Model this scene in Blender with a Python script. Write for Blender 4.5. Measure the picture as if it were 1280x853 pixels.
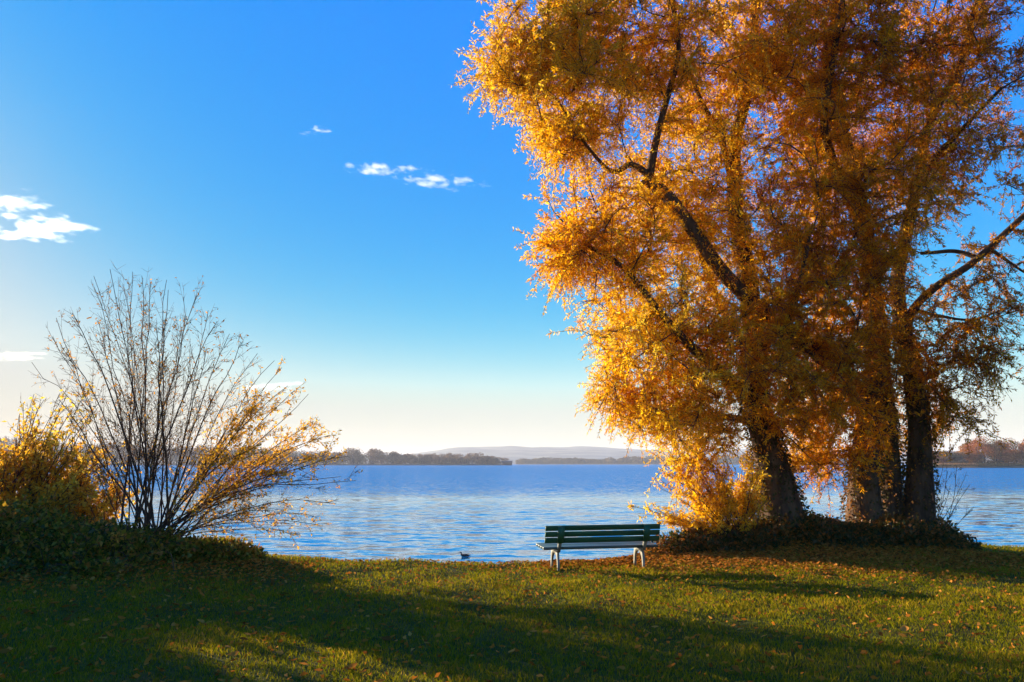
import bpy, math, random
import numpy as np
from mathutils import Vector, Matrix

for o in list(bpy.data.objects):
    bpy.data.objects.remove(o)
R = math.radians
rng = np.random.default_rng(11)
random.seed(11)
scene = bpy.context.scene
COL = scene.collection

# ------------------------------------------------------------------ camera
FPX, CX, CY, HOR = 995.0, 640.0, 426.5, 579.5
CAMZ = 1.73
TILT = math.atan((HOR - CY) / FPX)
cam_d = bpy.data.cameras.new('camera')
cam = bpy.data.objects.new('camera', cam_d)
COL.objects.link(cam)
cam.location = (0, 0, CAMZ)
cam.rotation_euler = (R(90) + TILT, 0, 0)
cam_d.sensor_width = 36
cam_d.lens = FPX / 1280 * 36
cam_d.clip_start = 0.1
cam_d.clip_end = 60000
scene.camera = cam

# ------------------------------------------------------------------ world, sun, exposure
SUN_AZ, SUN_EL = R(51), R(9.8)          # azimuth measured from +Y towards -X (left of view)
SUN = Vector((-math.sin(SUN_AZ) * math.cos(SUN_EL), math.cos(SUN_AZ) * math.cos(SUN_EL), math.sin(SUN_EL)))
world = bpy.data.worlds.new('World')
scene.world = world
world.use_nodes = True
wn, wl = world.node_tree.nodes, world.node_tree.links
wn.clear()
w_out = wn.new('ShaderNodeOutputWorld')
w_sky = wn.new('ShaderNodeTexSky')
w_sky.sky_type = 'NISHITA'
w_sky.sun_disc = False
w_sky.sun_elevation = SUN_EL
w_sky.sun_rotation = -SUN_AZ
w_sky.altitude = 500
w_sky.air_density = 1.0
w_sky.dust_density = 0.35
SKY_BLUE, SKY_GAIN = 1.8, 2.8
w_sky.ozone_density = 2.0
# deepen the clear blue of the upper sky (a polarised, saturated photograph), leave the warm horizon alone
w_sep = wn.new('ShaderNodeSeparateColor'); w_sep.mode = 'HSV'
w_rgb = wn.new('ShaderNodeSeparateColor')
w_div = wn.new('ShaderNodeVectorMath'); w_div.operation = 'DIVIDE'
w_bg = wn.new('ShaderNodeBackground')
w_bg.inputs['Strength'].default_value = 0.15
wl.new(w_sky.outputs[0], w_sep.inputs[0])
wl.new(w_sky.outputs[0], w_rgb.inputs[0])


def wmath(op, a, b):
    n = wn.new('ShaderNodeMath'); n.operation = op
    for k, v in enumerate((a, b)):
        if isinstance(v, float): n.inputs[k].default_value = v
        else: wl.new(v, n.inputs[k])
    return n.outputs[0]


SKY_V = w_sep.outputs[2]
w_cmb = wn.new('ShaderNodeCombineXYZ')
for k in range(3): wl.new(SKY_V, w_cmb.inputs[k])
wl.new(w_sky.outputs[0], w_div.inputs[0]); wl.new(w_cmb.outputs[0], w_div.inputs[1])
blue = wmath('MAXIMUM', wmath('DIVIDE', wmath('SUBTRACT', w_rgb.outputs[2], w_rgb.outputs[0]), SKY_V), 0.0)
g = wmath('ADD', wmath('MULTIPLY', blue, wmath('ADD', wmath('MULTIPLY', blue, SKY_BLUE), 1.8)), 0.48)
w_sp2 = wn.new('ShaderNodeSeparateXYZ'); w_gam = wn.new('ShaderNodeCombineXYZ')
wl.new(w_div.outputs[0], w_sp2.inputs[0])
clear = wmath('MINIMUM', wmath('MULTIPLY', blue, 1.55), 1.0)
red_f = wmath('ADD', wmath('MULTIPLY', wmath('POWER', clear, 3.0), 1.1), 1.0)
for k, f in enumerate((red_f, 1.0, 1.0)):
    c = (0.10, 0.13, 0.15)[k]
    pale = wmath('ADD', wmath('MULTIPLY', clear, c), 1.0 - c)
    wl.new(wmath('MULTIPLY', wmath('POWER', w_sp2.outputs[k], wmath('MULTIPLY', g, f)), pale), w_gam.inputs[k])
lum = wmath('MULTIPLY', wmath('POWER', SKY_V, -0.15), SKY_GAIN)
w_scl = wn.new('ShaderNodeVectorMath'); w_scl.operation = 'SCALE'
wl.new(w_gam.outputs[0], w_scl.inputs[0]); wl.new(lum, w_scl.inputs['Scale'])
wl.new(w_scl.outputs[0], w_bg.inputs['Color'])
wl.new(w_bg.outputs[0], w_out.inputs['Surface'])

sun_d = bpy.data.lights.new('sun', 'SUN')
sun_d.energy = 5.0
sun_d.angle = R(0.5)
sun_d.color = (1.0, 0.83, 0.60)
sun = bpy.data.objects.new('sun', sun_d)
COL.objects.link(sun)
sun.location = SUN * 60
sun.rotation_euler = (-SUN).to_track_quat('-Z', 'Y').to_euler()

scene.view_settings.view_transform = 'Standard'
scene.view_settings.look = 'None'
scene.view_settings.exposure = 1.5
scene.view_settings.gamma = 1.0
scene.cycles.use_denoising = True
scene.cycles.max_bounces = 16
scene.cycles.diffuse_bounces = 12
scene.cycles.glossy_bounces = 3
scene.cycles.transmission_bounces = 6
scene.cycles.transparent_max_bounces = 8
scene.cycles.volume_bounces = 1

# ------------------------------------------------------------------ helpers
ct, st = math.cos(TILT), math.sin(TILT)


def at(px, py, Y):
    """the point at depth Y (metres in front of the camera) seen at a place of the picture"""
    u, v = (px - CX) / FPX, (CY - py) / FPX
    s = Y / (ct - v * st)
    return np.array((u * s, Y, CAMZ + s * (st + v * ct)))


def tag(o, label=None, cat=None, group=None, kind=None):
    if label: o['label'] = label
    if cat: o['category'] = cat
    if group: o['group'] = group
    if kind: o['kind'] = kind
    return o


def empty(name, loc, rz=0.0):
    o = bpy.data.objects.new(name, None)
    COL.objects.link(o)
    o.location = loc
    o.rotation_euler = (0, 0, rz)
    o.empty_display_size = 0.2
    return o


def mesh_obj(name, V, F, mat=None, parent=None, smooth=True, attrs=None):
    """V (n,3); F list of (m,k) index arrays; one mesh object"""
    V = np.asarray(V, dtype=np.float32).reshape(-1, 3)
    F = [np.asarray(f, dtype=np.int32) for f in (F if isinstance(F, list) else [F])]
    F = [f for f in F if f.size]
    if parent is not None and any(abs(c) > 1e-9 for c in parent.location):
        V = V - np.array(parent.location, dtype=np.float32)
    me = bpy.data.meshes.new(name)
    me.vertices.add(len(V))
    me.vertices.foreach_set('co', V.ravel())
    tot = sum(f.size for f in F)
    npol = sum(len(f) for f in F)
    me.loops.add(tot)
    me.loops.foreach_set('vertex_index', np.concatenate([f.ravel() for f in F]))
    me.polygons.add(npol)
    sizes = np.concatenate([np.full(len(f), f.shape[1], dtype=np.int32) for f in F])
    starts = np.concatenate([[0], np.cumsum(sizes)[:-1]]).astype(np.int32)
    me.polygons.foreach_set('loop_start', starts)
    me.polygons.foreach_set('loop_total', sizes)
    me.update(calc_edges=True)
    if attrs:
        for an, av in attrs.items():
            a = me.attributes.new(an, 'FLOAT', 'FACE')
            a.data.foreach_set('value', np.asarray(av, dtype=np.float32))
    if smooth:
        me.polygons.foreach_set('use_smooth', np.ones(npol, dtype=bool))
    me.validate()
    if mat: me.materials.append(mat)
    o = bpy.data.objects.new(name, me)
    COL.objects.link(o)
    if parent is not None: o.parent = parent
    return o


class MB:
    """collects tubes, boxes and prisms, and links them as one mesh object"""
    def __init__(self):
        self.V, self.Q, self.T, self.n = [], [], [], 0

    def add(self, V, Q=None, T=None):
        self.V.append(np.asarray(V, float))
        if Q is not None and len(Q): self.Q.append(np.asarray(Q) + self.n)
        if T is not None and len(T): self.T.append(np.asarray(T) + self.n)
        self.n += len(V)

    def tube(self, P, r, k=6, cap=True, flat=None):
        P = np.asarray(P, float)
        n = len(P)
        r = np.broadcast_to(np.asarray(r, float), (n,)) if np.ndim(r) <= 1 else np.asarray(r, float)
        T = np.gradient(P, axis=0)
        T /= np.linalg.norm(T, axis=1)[:, None] + 1e-9
        mean = P[-1] - P[0]
        ref = np.array((0.0, 0.0, 1.0)) if abs(mean[2]) < 0.75 * np.linalg.norm(mean) + 1e-9 else np.array((0.35, 0.93, 0.0))
        A = np.cross(T, ref); A /= np.linalg.norm(A, axis=1)[:, None] + 1e-9
        B = np.cross(T, A)
        th = np.arange(k) * 2 * math.pi / k
        if r.ndim == 1:
            ra, rb = r, r
        else:
            ra, rb = r[:, 0], r[:, 1]
        ring = P[:, None, :] + ra[:, None, None] * np.cos(th)[None, :, None] * A[:, None, :] + rb[:, None, None] * np.sin(th)[None, :, None] * B[:, None, :]
        i = np.arange(n - 1)[:, None] * k
        j = np.arange(k)[None, :]
        j2 = (j + 1) % k
        Q = np.stack([i + j, i + j2, i + k + j2, i + k + j], axis=-1).reshape(-1, 4)
        V = ring.reshape(-1, 3)
        Tn = None
        if cap:
            V = np.vstack([V, P[0], P[-1]])
            a, b = n * k, n * k + 1
            jj = np.arange(k); kk = (jj + 1) % k
            Tn = np.vstack([np.stack([np.full(k, a), kk, jj], 1), np.stack([np.full(k, b), (n - 1) * k + jj, (n - 1) * k + kk], 1)])
        self.add(V, Q, Tn)

    def box(self, c, s, rx=0.0, bev=0.0):
        """a box with chamfered long edges along x"""
        hx, hy, hz = s[0] / 2, s[1] / 2, s[2] / 2
        b = bev if bev else min(hy, hz) * 0.15
        prof = [(-hy + b, -hz), (hy - b, -hz), (hy, -hz + b), (hy, hz - b), (hy - b, hz), (-hy + b, hz), (-hy, hz - b), (-hy, -hz + b)]
        cr, sr = math.cos(rx), math.sin(rx)
        prof = [(y * cr - z * sr + c[1], y * sr + z * cr + c[2]) for y, z in prof]
        self.prism(prof, c[0] - hx, c[0] + hx)

    def prism(self, prof, x0, x1):
        """a profile in the y-z plane (convex or given by a fan centre) extruded along x"""
        n = len(prof)
        V = [(x0, y, z) for y, z in prof] + [(x1, y, z) for y, z in prof]
        Q = [(i, (i + 1) % n, n + (i + 1) % n, n + i) for i in range(n)]
        cy = sum(p[0] for p in prof) / n; cz = sum(p[1] for p in prof) / n
        V += [(x0, cy, cz), (x1, cy, cz)]
        T = [(2 * n, (i + 1) % n, i) for i in range(n)] + [(2 * n + 1, n + i, n + (i + 1) % n) for i in range(n)]
        self.add(V, Q, T)

    def strip_prism(self, L, Rr, x0, x1):
        """two equally long side lines in y-z joined into a plate extruded along x (for arches)"""
        n = len(L)
        V = [(x0, *p) for p in L] + [(x0, *p) for p in Rr] + [(x1, *p) for p in L] + [(x1, *p) for p in Rr]
        Q = []
        for i in range(n - 1):
            Q += [(i, i + 1, n + i + 1, n + i), (2 * n + i, 3 * n + i, 3 * n + i + 1, 2 * n + i + 1),
                  (i, 2 * n + i, 2 * n + i + 1, i + 1), (n + i, n + i + 1, 3 * n + i + 1, 3 * n + i)]
        Q += [(0, n, 3 * n, 2 * n), (n - 1, 2 * n + n - 1, 3 * n + n - 1, n + n - 1)]
        self.add(V, Q)

    def build(self, name, mat, parent=None, smooth=False, raw=False):
        V = np.vstack(self.V)
        F = []
        if self.Q: F.append(np.vstack(self.Q))
        if self.T: F.append(np.vstack(self.T))
        if raw:                       # coordinates already local to the parent
            o = mesh_obj(name, V, F, mat, None, smooth)
            o.parent = parent
            return o
        return mesh_obj(name, V, F, mat, parent, smooth)


def vnoise(P, scale, seed=0):
    """cheap smooth 3-D value noise in about [-1, 1]"""
    P = np.asarray(P, float) * scale + seed * 17.3
    out = np.zeros(len(P)); amp = 1.0
    r = np.random.default_rng(seed + 900)
    for o in range(3):
        for _ in range(3):
            d = r.normal(size=3); d /= np.linalg.norm(d)
            out += amp * np.sin(P @ d * 2.1 * (1.7 ** o) + r.uniform(0, 6.28))
        amp *= 0.6
    return out / 3.4


# ------------------------------------------------------------------ materials
def new_mat(name):
    m = bpy.data.materials.new(name)
    m.use_nodes = True
    nt = m.node_tree
    nt.nodes.clear()
    out = nt.nodes.new('ShaderNodeOutputMaterial')
    return m, nt.nodes, nt.links, out


def ramp(N, stops):
    r = N.new('ShaderNodeValToRGB')
    e = r.color_ramp.elements
    while len(e) < len(stops): e.new(0.5)
    for k, (p, c) in zip(e, stops):
        k.position = p; k.color = (*c, 1)
    return r


def noise(N, L, scale, detail=5.0, vec=None, rough=0.55):
    n = N.new('ShaderNodeTexNoise')
    n.inputs['Scale'].default_value = scale
    n.inputs['Detail'].default_value = detail
    n.inputs['Roughness'].default_value = rough
    if vec is not None: L.new(vec, n.inputs['Vector'])
    return n


def coords(N, L, scale=(1, 1, 1)):
    t = N.new('ShaderNodeTexCoord')
    mp = N.new('ShaderNodeMapping')
    mp.inputs['Scale'].default_value = scale
    L.new(t.outputs['Object'], mp.inputs['Vector'])
    return mp.outputs[0]


def leaf_mat(name, stops, transl=0.5, gloss=0.06):
    m, N, L, out = new_mat(name)
    a = N.new('ShaderNodeAttribute'); a.attribute_name = 'tone'
    rp = ramp(N, stops)
    L.new(a.outputs['Fac'], rp.inputs[0])
    d = N.new('ShaderNodeBsdfDiffuse'); t = N.new('ShaderNodeBsdfTranslucent'); g = N.new('ShaderNodeBsdfGlossy')
    g.inputs['Roughness'].default_value = 0.45
    g.inputs['Color'].default_value = (1, 1, 1, 1)
    L.new(rp.outputs[0], d.inputs[0]); L.new(rp.outputs[0], t.inputs[0])
    mx = N.new('ShaderNodeMixShader'); mx.inputs[0].default_value = transl
    L.new(d.outputs[0], mx.inputs[1]); L.new(t.outputs[0], mx.inputs[2])
    m2 = N.new('ShaderNodeMixShader'); m2.inputs[0].default_value = gloss
    L.new(mx.outputs[0], m2.inputs[1]); L.new(g.outputs[0], m2.inputs[2])
    L.new(m2.outputs[0], out.inputs[0])
    return m


def simple_mat(name, c1, c2, scale=6.0, rough=0.8, bump=0.0, bscale=30.0, stretch=(1, 1, 1), spec=0.3):
    m, N, L, out = new_mat(name)
    p = N.new('ShaderNodeBsdfPrincipled')
    v = coords(N, L, stretch)
    n = noise(N, L, scale, 6, v)
    rp = ramp(N, [(0.35, c1), (0.65, c2)])
    L.new(n.outputs[0], rp.inputs[0]); L.new(rp.outputs[0], p.inputs['Base Color'])
    p.inputs['Roughness'].default_value = rough
    p.inputs['Specular IOR Level'].default_value = spec
    if bump:
        b = N.new('ShaderNodeBump'); b.inputs['Strength'].default_value = 0.8; b.inputs['Distance'].default_value = bump
        n2 = noise(N, L, bscale, 6, v)
        L.new(n2.outputs[0], b.inputs['Height']); L.new(b.outputs[0], p.inputs['Normal'])
    L.new(p.outputs[0], out.inputs[0])
    return m


GOLD = [(0.0, (0.42, 0.105, 0.003)), (0.2, (0.72, 0.22, 0.003)), (0.5, (0.88, 0.44, 0.006)), (0.75, (0.92, 0.57, 0.012)), (1.0, (0.92, 0.70, 0.06))]
RUST = [(0.0, (0.22, 0.06, 0.003)), (0.22, (0.56, 0.16, 0.003)), (0.5, (0.82, 0.36, 0.004)), (0.75, (0.88, 0.49, 0.006)), (1.0, (0.90, 0.60, 0.04))]
M_GOLD = leaf_mat('golden willow leaf', GOLD, 0.66, 0.01)
M_RUST = leaf_mat('rust willow leaf', RUST, 0.64, 0.01)
M_AMBER = leaf_mat('amber shrub leaf', [(0.0, (0.25, 0.11, 0.01)), (0.4, (0.70, 0.30, 0.01)), (0.7, (0.84, 0.46, 0.02)), (1.0, (0.90, 0.66, 0.08))], 0.6, 0.01)
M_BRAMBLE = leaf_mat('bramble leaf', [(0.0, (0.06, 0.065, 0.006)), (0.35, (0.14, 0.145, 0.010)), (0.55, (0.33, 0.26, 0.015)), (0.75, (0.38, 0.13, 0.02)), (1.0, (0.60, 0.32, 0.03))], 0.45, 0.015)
M_IVY = leaf_mat('ivy leaf', [(0.0, (0.025, 0.032, 0.007)), (0.35, (0.06, 0.065, 0.010)), (0.6, (0.20, 0.09, 0.014)), (1.0, (0.48, 0.15, 0.02))], 0.35, 0.015)
M_LITTER = leaf_mat('dry fallen leaf', [(0.0, (0.14, 0.045, 0.010)), (0.35, (0.40, 0.13, 0.015)), (0.65, (0.44, 0.15, 0.02)), (1.0, (0.54, 0.24, 0.045))], 0.25, 0.0)
M_GRASS = leaf_mat('lawn grass blade', [(0.0, (0.10, 0.072, 0.008)), (0.2, (0.08, 0.10, 0.004)), (0.5, (0.195, 0.195, 0.004)), (0.78, (0.33, 0.25, 0.009)), (1.0, (0.50, 0.29, 0.03))], 0.45, 0.0)
M_BARK = simple_mat('willow bark', (0.040, 0.021, 0.011), (0.15, 0.078, 0.036), 6, 0.9, 0.09, 8, (1, 1, 0.28))
M_TWIG = simple_mat('twig bark', (0.05, 0.026, 0.016), (0.12, 0.06, 0.03), 8, 0.8)
M_BENCH = simple_mat('green bench paint', (0.013, 0.066, 0.022), (0.025, 0.10, 0.036), 14, 0.5, 0.001, 60, (0.1, 1, 1), 0.25)
M_SEAT = simple_mat('green seat paint with sky glare', (0.022, 0.050, 0.040), (0.05, 0.085, 0.07), 10, 0.35, 0.001, 60, (0.1, 1, 1), 0.6)  # bluish sky glare on the seat is put into its base colour
M_IRON = simple_mat('painted bench casting', (0.16, 0.16, 0.125), (0.25, 0.24, 0.185), 9, 0.55, 0.002, 50)
M_DUCK = simple_mat('duck plumage', (0.018, 0.014, 0.012), (0.06, 0.038, 0.026), 20, 0.7)
M_BILL = simple_mat('duck bill', (0.05, 0.04, 0.03), (0.08, 0.06, 0.04), 20, 0.5)


def ground_mat():
    m, N, L, out = new_mat('lawn soil')
    p = N.new('ShaderNodeBsdfPrincipled')
    v = coords(N, L)
    n1 = noise(N, L, 0.55, 6, v); n2 = noise(N, L, 9.0, 8, v, 0.7)
    r1 = ramp(N, [(0.36, (0.045, 0.05, 0.006)), (0.55, (0.075, 0.07, 0.008)), (0.70, (0.12, 0.06, 0.012))])
    r2 = ramp(N, [(0.35, (0.5, 0.5, 0.5)), (0.65, (1.25, 1.2, 1.1))])
    L.new(n1.outputs[0], r1.inputs[0]); L.new(n2.outputs[0], r2.inputs[0])
    mx = N.new('ShaderNodeMix'); mx.data_type = 'RGBA'; mx.blend_type = 'MULTIPLY'
    mx.inputs[0].default_value = 1.0
    L.new(r1.outputs[0], mx.inputs[6]); L.new(r2.outputs[0], mx.inputs[7])
    L.new(mx.outputs[2], p.inputs['Base Color'])
    p.inputs['Roughness'].default_value = 0.95
    p.inputs['Specular IOR Level'].default_value = 0.1
    b = N.new('ShaderNodeBump'); b.inputs['Distance'].default_value = 0.03
    L.new(n2.outputs[0], b.inputs['Height']); L.new(b.outputs[0], p.inputs['Normal'])
    L.new(p.outputs[0], out.inputs[0])
    return m


def water_mat():
    m, N, L, out = new_mat('lake water')
    p = N.new('ShaderNodeBsdfDiffuse'); p.inputs['Color'].default_value = (0.004, 0.23, 0.44, 1)
    gl = N.new('ShaderNodeBsdfGlossy'); gl.inputs['Roughness'].default_value = 0.06; gl.inputs['Color'].default_value = (0.90, 0.99, 1.0, 1)
    fr = N.new('ShaderNodeFresnel'); fr.inputs['IOR'].default_value = 1.33
    ms = N.new('ShaderNodeMixShader')
    t = N.new('ShaderNodeTexCoord')
    # facet slopes straight from noise, so distant waves keep their tilt
    sx = N.new('ShaderNodeSeparateXYZ'); L.new(t.outputs['Object'], sx.inputs[0])
    tot = None
    for sc, rot, ax, ay, det in [((0.75, 2.1, 1), 0.14, 0.30, 0.95, 4.0), ((0.16, 0.45, 1), -0.10, 0.07, 0.16, 3.0), ((3.0, 6.0, 1), 0.30, 0.20, 0.45, 3.0)]:
        mp = N.new('ShaderNodeMapping'); mp.inputs['Scale'].default_value = sc; mp.inputs['Rotation'].default_value = (0, 0, rot)
        L.new(t.outputs['Object'], mp.inputs['Vector'])
        n = noise(N, L, 1.0, det, mp.outputs[0], 0.55)
        v = N.new('ShaderNodeVectorMath'); v.operation = 'MULTIPLY_ADD'
        v.inputs[1].default_value = (2 * ax, 2 * ay, 0); v.inputs[2].default_value = (-ax, -ay, 0)
        v.inputs[1].default_value = (2 * ax * 2.6, 2 * ay * 2.6, 0); v.inputs[2].default_value = (-ax * 2.6, -ay * 2.6, 0)
        L.new(n.outputs['Color'], v.inputs[0])
        if tot is None: tot = v
        else:
            a = N.new('ShaderNodeVectorMath'); a.operation = 'ADD'; L.new(tot.outputs[0], a.inputs[0]); L.new(v.outputs[0], a.inputs[1]); tot = a
    mpz = N.new('ShaderNodeMapping'); mpz.inputs['Scale'].default_value = (0.010, 0.035, 1); L.new(t.outputs['Object'], mpz.inputs['Vector'])
    nz = noise(N, L, 1.0, 3, mpz.outputs[0])
    wob = N.new('ShaderNodeMath'); wob.operation = 'MULTIPLY_ADD'; wob.inputs[1].default_value = 40.0; L.new(nz.outputs[0], wob.inputs[0]); L.new(sx.outputs[1], wob.inputs[2])
    zone = ramp(N, [(0.0, (0.17,) * 3), (0.20, (0.13,) * 3), (0.32, (0.07,) * 3), (0.48, (0.7,) * 3), (1.0, (1.0,) * 3)])
    mrz = N.new('ShaderNodeMapRange'); mrz.inputs['From Min'].default_value = 30.0; mrz.inputs['From Max'].default_value = 180.0
    L.new(wob.outputs[0], mrz.inputs['Value']); L.new(mrz.outputs[0], zone.inputs[0])
    sl = N.new('ShaderNodeVectorMath'); sl.operation = 'MULTIPLY'; L.new(tot.outputs[0], sl.inputs[0]); L.new(zone.outputs[0], sl.inputs[1])
    up = N.new('ShaderNodeVectorMath'); up.operation = 'ADD'; up.inputs[1].default_value = (0, 0, 1); L.new(sl.outputs[0], up.inputs[0])
    nm = N.new('ShaderNodeVectorMath'); nm.operation = 'NORMALIZE'; L.new(up.outputs[0], nm.inputs[0])
    L.new(nm.outputs[0], gl.inputs['Normal']); L.new(nm.outputs[0], fr.inputs['Normal'])
    L.new(fr.outputs[0], ms.inputs[0]); L.new(p.outputs[0], ms.inputs[1]); L.new(gl.outputs[0], ms.inputs[2])
    L.new(ms.outputs[0], out.inputs[0])
    return m


def cloud_mat(name, scale, density, stretch):
    m, N, L, out = new_mat(name)
    v = N.new('ShaderNodeVolumePrincipled')
    v.inputs['Color'].default_value = (1, 1, 1, 1)
    v.inputs['Anisotropy'].default_value = 0.6
    t = N.new('ShaderNodeTexCoord')
    mp = N.new('ShaderNodeMapping'); mp.inputs['Scale'].default_value = stretch
    L.new(t.outputs['Object'], mp.inputs['Vector'])
    n = noise(N, L, scale, 9, mp.outputs[0], 0.70)
    mp2 = N.new('ShaderNodeMapping'); mp2.inputs['Scale'].default_value = (1, 0.15, stretch[2] * 1.3)
    mp2.inputs['Location'].default_value = (7.7, 1.0, 3.0)
    L.new(t.outputs['Object'], mp2.inputs['Vector'])
    nb = noise(N, L, scale * 0.45, 3, mp2.outputs[0], 0.5)
    mxn = N.new('ShaderNodeMix'); mxn.inputs[0].default_value = 0.5
    L.new(n.outputs[0], mxn.inputs[2]); L.new(nb.outputs[0], mxn.inputs[3])
    # fade towards the body's rim: object coordinates run -1..1
    ln = N.new('ShaderNodeVectorMath'); ln.operation = 'LENGTH'
    L.new(t.outputs['Object'], ln.inputs[0])
    mr = N.new('ShaderNodeMapRange'); mr.inputs['From Min'].default_value = 0.35; mr.inputs['From Max'].default_value = 1.0
    mr.inputs['To Min'].default_value = 0.0; mr.inputs['To Max'].default_value = 0.22
    L.new(ln.outputs['Value'], mr.inputs['Value'])
    sb = N.new('ShaderNodeMath'); sb.operation = 'SUBTRACT'; L.new(mxn.outputs[0], sb.inputs[0]); L.new(mr.outputs[0], sb.inputs[1])
    m2 = N.new('ShaderNodeMapRange'); m2.inputs['From Min'].default_value = 0.46; m2.inputs['From Max'].default_value = 0.64
    m2.inputs['To Min'].default_value = 0.0; m2.inputs['To Max'].default_value = density
    L.new(sb.outputs[0], m2.inputs['Value'])
    L.new(m2.outputs[0], v.inputs['Density'])
    L.new(v.outputs[0], out.inputs['Volume'])
    return m


# ------------------------------------------------------------------ ground, lake, far land
SHX = np.array([-300, -60, -12, -9, -4.5, -1.5, 0.2, 1.3, 2.4, 3.1, 4.2, 6.0, 9.0, 10.3, 13, 60, 300.0])
SHY = np.array([5.0, 12, 14.4, 14.7, 14.55, 14.5, 14.6, 14.9, 15.6, 16.7, 18.0, 18.6, 18.3, 17.2, 17.2, 15, 9.0])
WATER_Z = -0.62
MOUNDS = [(6.1, 16.6, 2.7, 1.25, 0.38), (-7.6, 13.6, 3.4, 1.5, 0.40)]


def shore(x):
    return np.interp(x, SHX, SHY) + 0.06 * np.sin(x * 3.1) + 0.05 * np.sin(x * 7.3 + 1)


def gz(x, y):
    x = np.asarray(x, float); y = np.asarray(y, float)
    z = 0.03 * np.sin(x * 0.7 + 0.4) * np.cos(y * 0.6) + 0.012 * np.sin(x * 2.3 + y * 1.7) + 0.008 * np.sin(x * 4.1 - y * 3.3)
    for mx, my, rx, ry, h in MOUNDS:
        z = z + h * np.exp(-(((x - mx) / rx) ** 2 + ((y - my) / ry) ** 2))
    d = y - shore(x)
    z = z - np.clip((d + 0.25) / 0.25, 0, 1) ** 2 * 0.05
    z = np.where(d > 0, z - np.clip(d / 0.9, 0, 3.0) * 0.75 - 0.02, z)
    return z


xs = np.unique(np.concatenate([np.linspace(-300, -60, 13), np.linspace(-60, -16, 45), np.arange(-16, 16.01, 0.14), np.linspace(16, 60, 45), np.linspace(60, 300, 13)]))
ys = np.unique(np.concatenate([np.linspace(-200, -10, 20), np.linspace(-10, 4, 29), np.arange(4, 21.5, 0.14)]))
GX, GY = np.meshgrid(xs, ys)
V = np.stack([GX.ravel(), GY.ravel(), gz(GX.ravel(), GY.ravel())], 1)
nx, ny = len(xs), len(ys)
I = (np.arange(ny - 1)[:, None] * nx + np.arange(nx - 1)[None, :])
F = np.stack([I, I + 1, I + nx + 1, I + nx], -1).reshape(-1, 4)
tag(mesh_obj('lawn_ground', V, F, ground_mat()), kind='structure')

FAR = 9500.0
wx = np.array([-9000, -2000, -300, 300, 2000, 9000.0]); wy = np.array([1.0, 60, 400, 1500, 4000, FAR])
GX, GY = np.meshgrid(wx, wy)
I = (np.arange(5)[:, None] * 6 + np.arange(5)[None, :])
tag(mesh_obj('lake_water', np.stack([GX.ravel(), GY.ravel(), np.full(36, WATER_Z)], 1), np.stack([I, I + 1, I + 7, I + 6], -1).reshape(-1, 4), water_mat()), kind='structure')


def land(name, outline, h, mat, seed):
    """low far shore: rim points at the water, gently raised inside"""
    P = np.array(outline, float); c = P.mean(0)
    n = len(P); Vs = []; Fs = []
    for s, z in ((1.0, WATER_Z - 0.5), (0.995, WATER_Z + 0.5 * h), (0.96, h), (0.6, h * 1.2)):
        Vs.append(np.column_stack([c + (P - c) * s, np.full(n, z)]))
    Vs.append(np.array([[c[0], c[1], h * 1.3]]))
    for k in range(3):
        for i in range(n):
            Fs.append((k * n + i, k * n + (i + 1) % n, (k + 1) * n + (i + 1) % n, (k + 1) * n + i))
    T = [(3 * n + i, 3 * n + (i + 1) % n, 4 * n) for i in range(n)]
    return tag(mesh_obj(name, np.vstack(Vs), [np.array(Fs), np.array(T)], mat), kind='structure')


M_FAR = simple_mat('far shore earth', (0.10, 0.08, 0.04), (0.16, 0.11, 0.05), 0.05, 0.95)
M_FIELD = simple_mat('hill fields and woods', (0.015, 0.025, 0.016), (0.20, 0.20, 0.11), 0.006, 0.95, 0, 1, (1, 2.2, 1))


def px_x(px, Y): return at(px, HOR, Y)[0]


land('far_shore', [(px_x(-700, 900), 900), (px_x(200, 980), 980), (px_x(630, 1000), 1000), (px_x(640, 1100), 1100), (px_x(600, 1350), 1350), (px_x(-600, 1300), 1300)], 0.8, M_FAR, 1)
land('far_shore', [(px_x(650, 1700), 1700), (px_x(1000, 1600), 1600), (px_x(1100, 1900), 1900), (px_x(640, 2000), 2000)], 0.8, M_FAR, 2)
land('far_shore', [(px_x(1150, 430), 430), (px_x(1300, 425), 425), (px_x(1900, 400), 400), (px_x(2100, 560), 560), (px_x(1180, 600), 600)], 0.7, M_FAR, 3)

# the long hill ridge behind the lake
hx = np.linspace(-2600, 3200, 140); hy = np.linspace(3300, 5600, 40)
GX, GY = np.meshgrid(hx, hy)
pxs = GX / 4100 * FPX + 640
prof = np.interp(pxs, [-100, 200, 400, 480, 540, 580, 600, 640, 700, 740, 790, 850, 1000, 1300, 1500], [40, 55, 50, 40, 62, 78, 74, 80, 79, 80, 72, 60, 66, 50, 20])
cross = np.clip(np.sin(np.clip((GY - 3300) / 2300, 0, 1) * math.pi), 0, 1) ** 0.8
Pn = np.stack([GX.ravel(), GY.ravel(), GX.ravel() * 0], 1)
Z = prof * 1.18 * cross * (1 + 0.10 * vnoise(Pn, 0.004, 3).reshape(GX.shape)) + 3.0 * vnoise(Pn, 0.02, 4).reshape(GX.shape) * cross - 3
I = (np.arange(39)[:, None] * 140 + np.arange(139)[None, :])
tag(mesh_obj('distant_hill', np.stack([GX.ravel(), GY.ravel(), Z.ravel()], 1), np.stack([I, I + 1, I + 141, I + 140], -1).reshape(-1, 4), M_FIELD), kind='structure')


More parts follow.
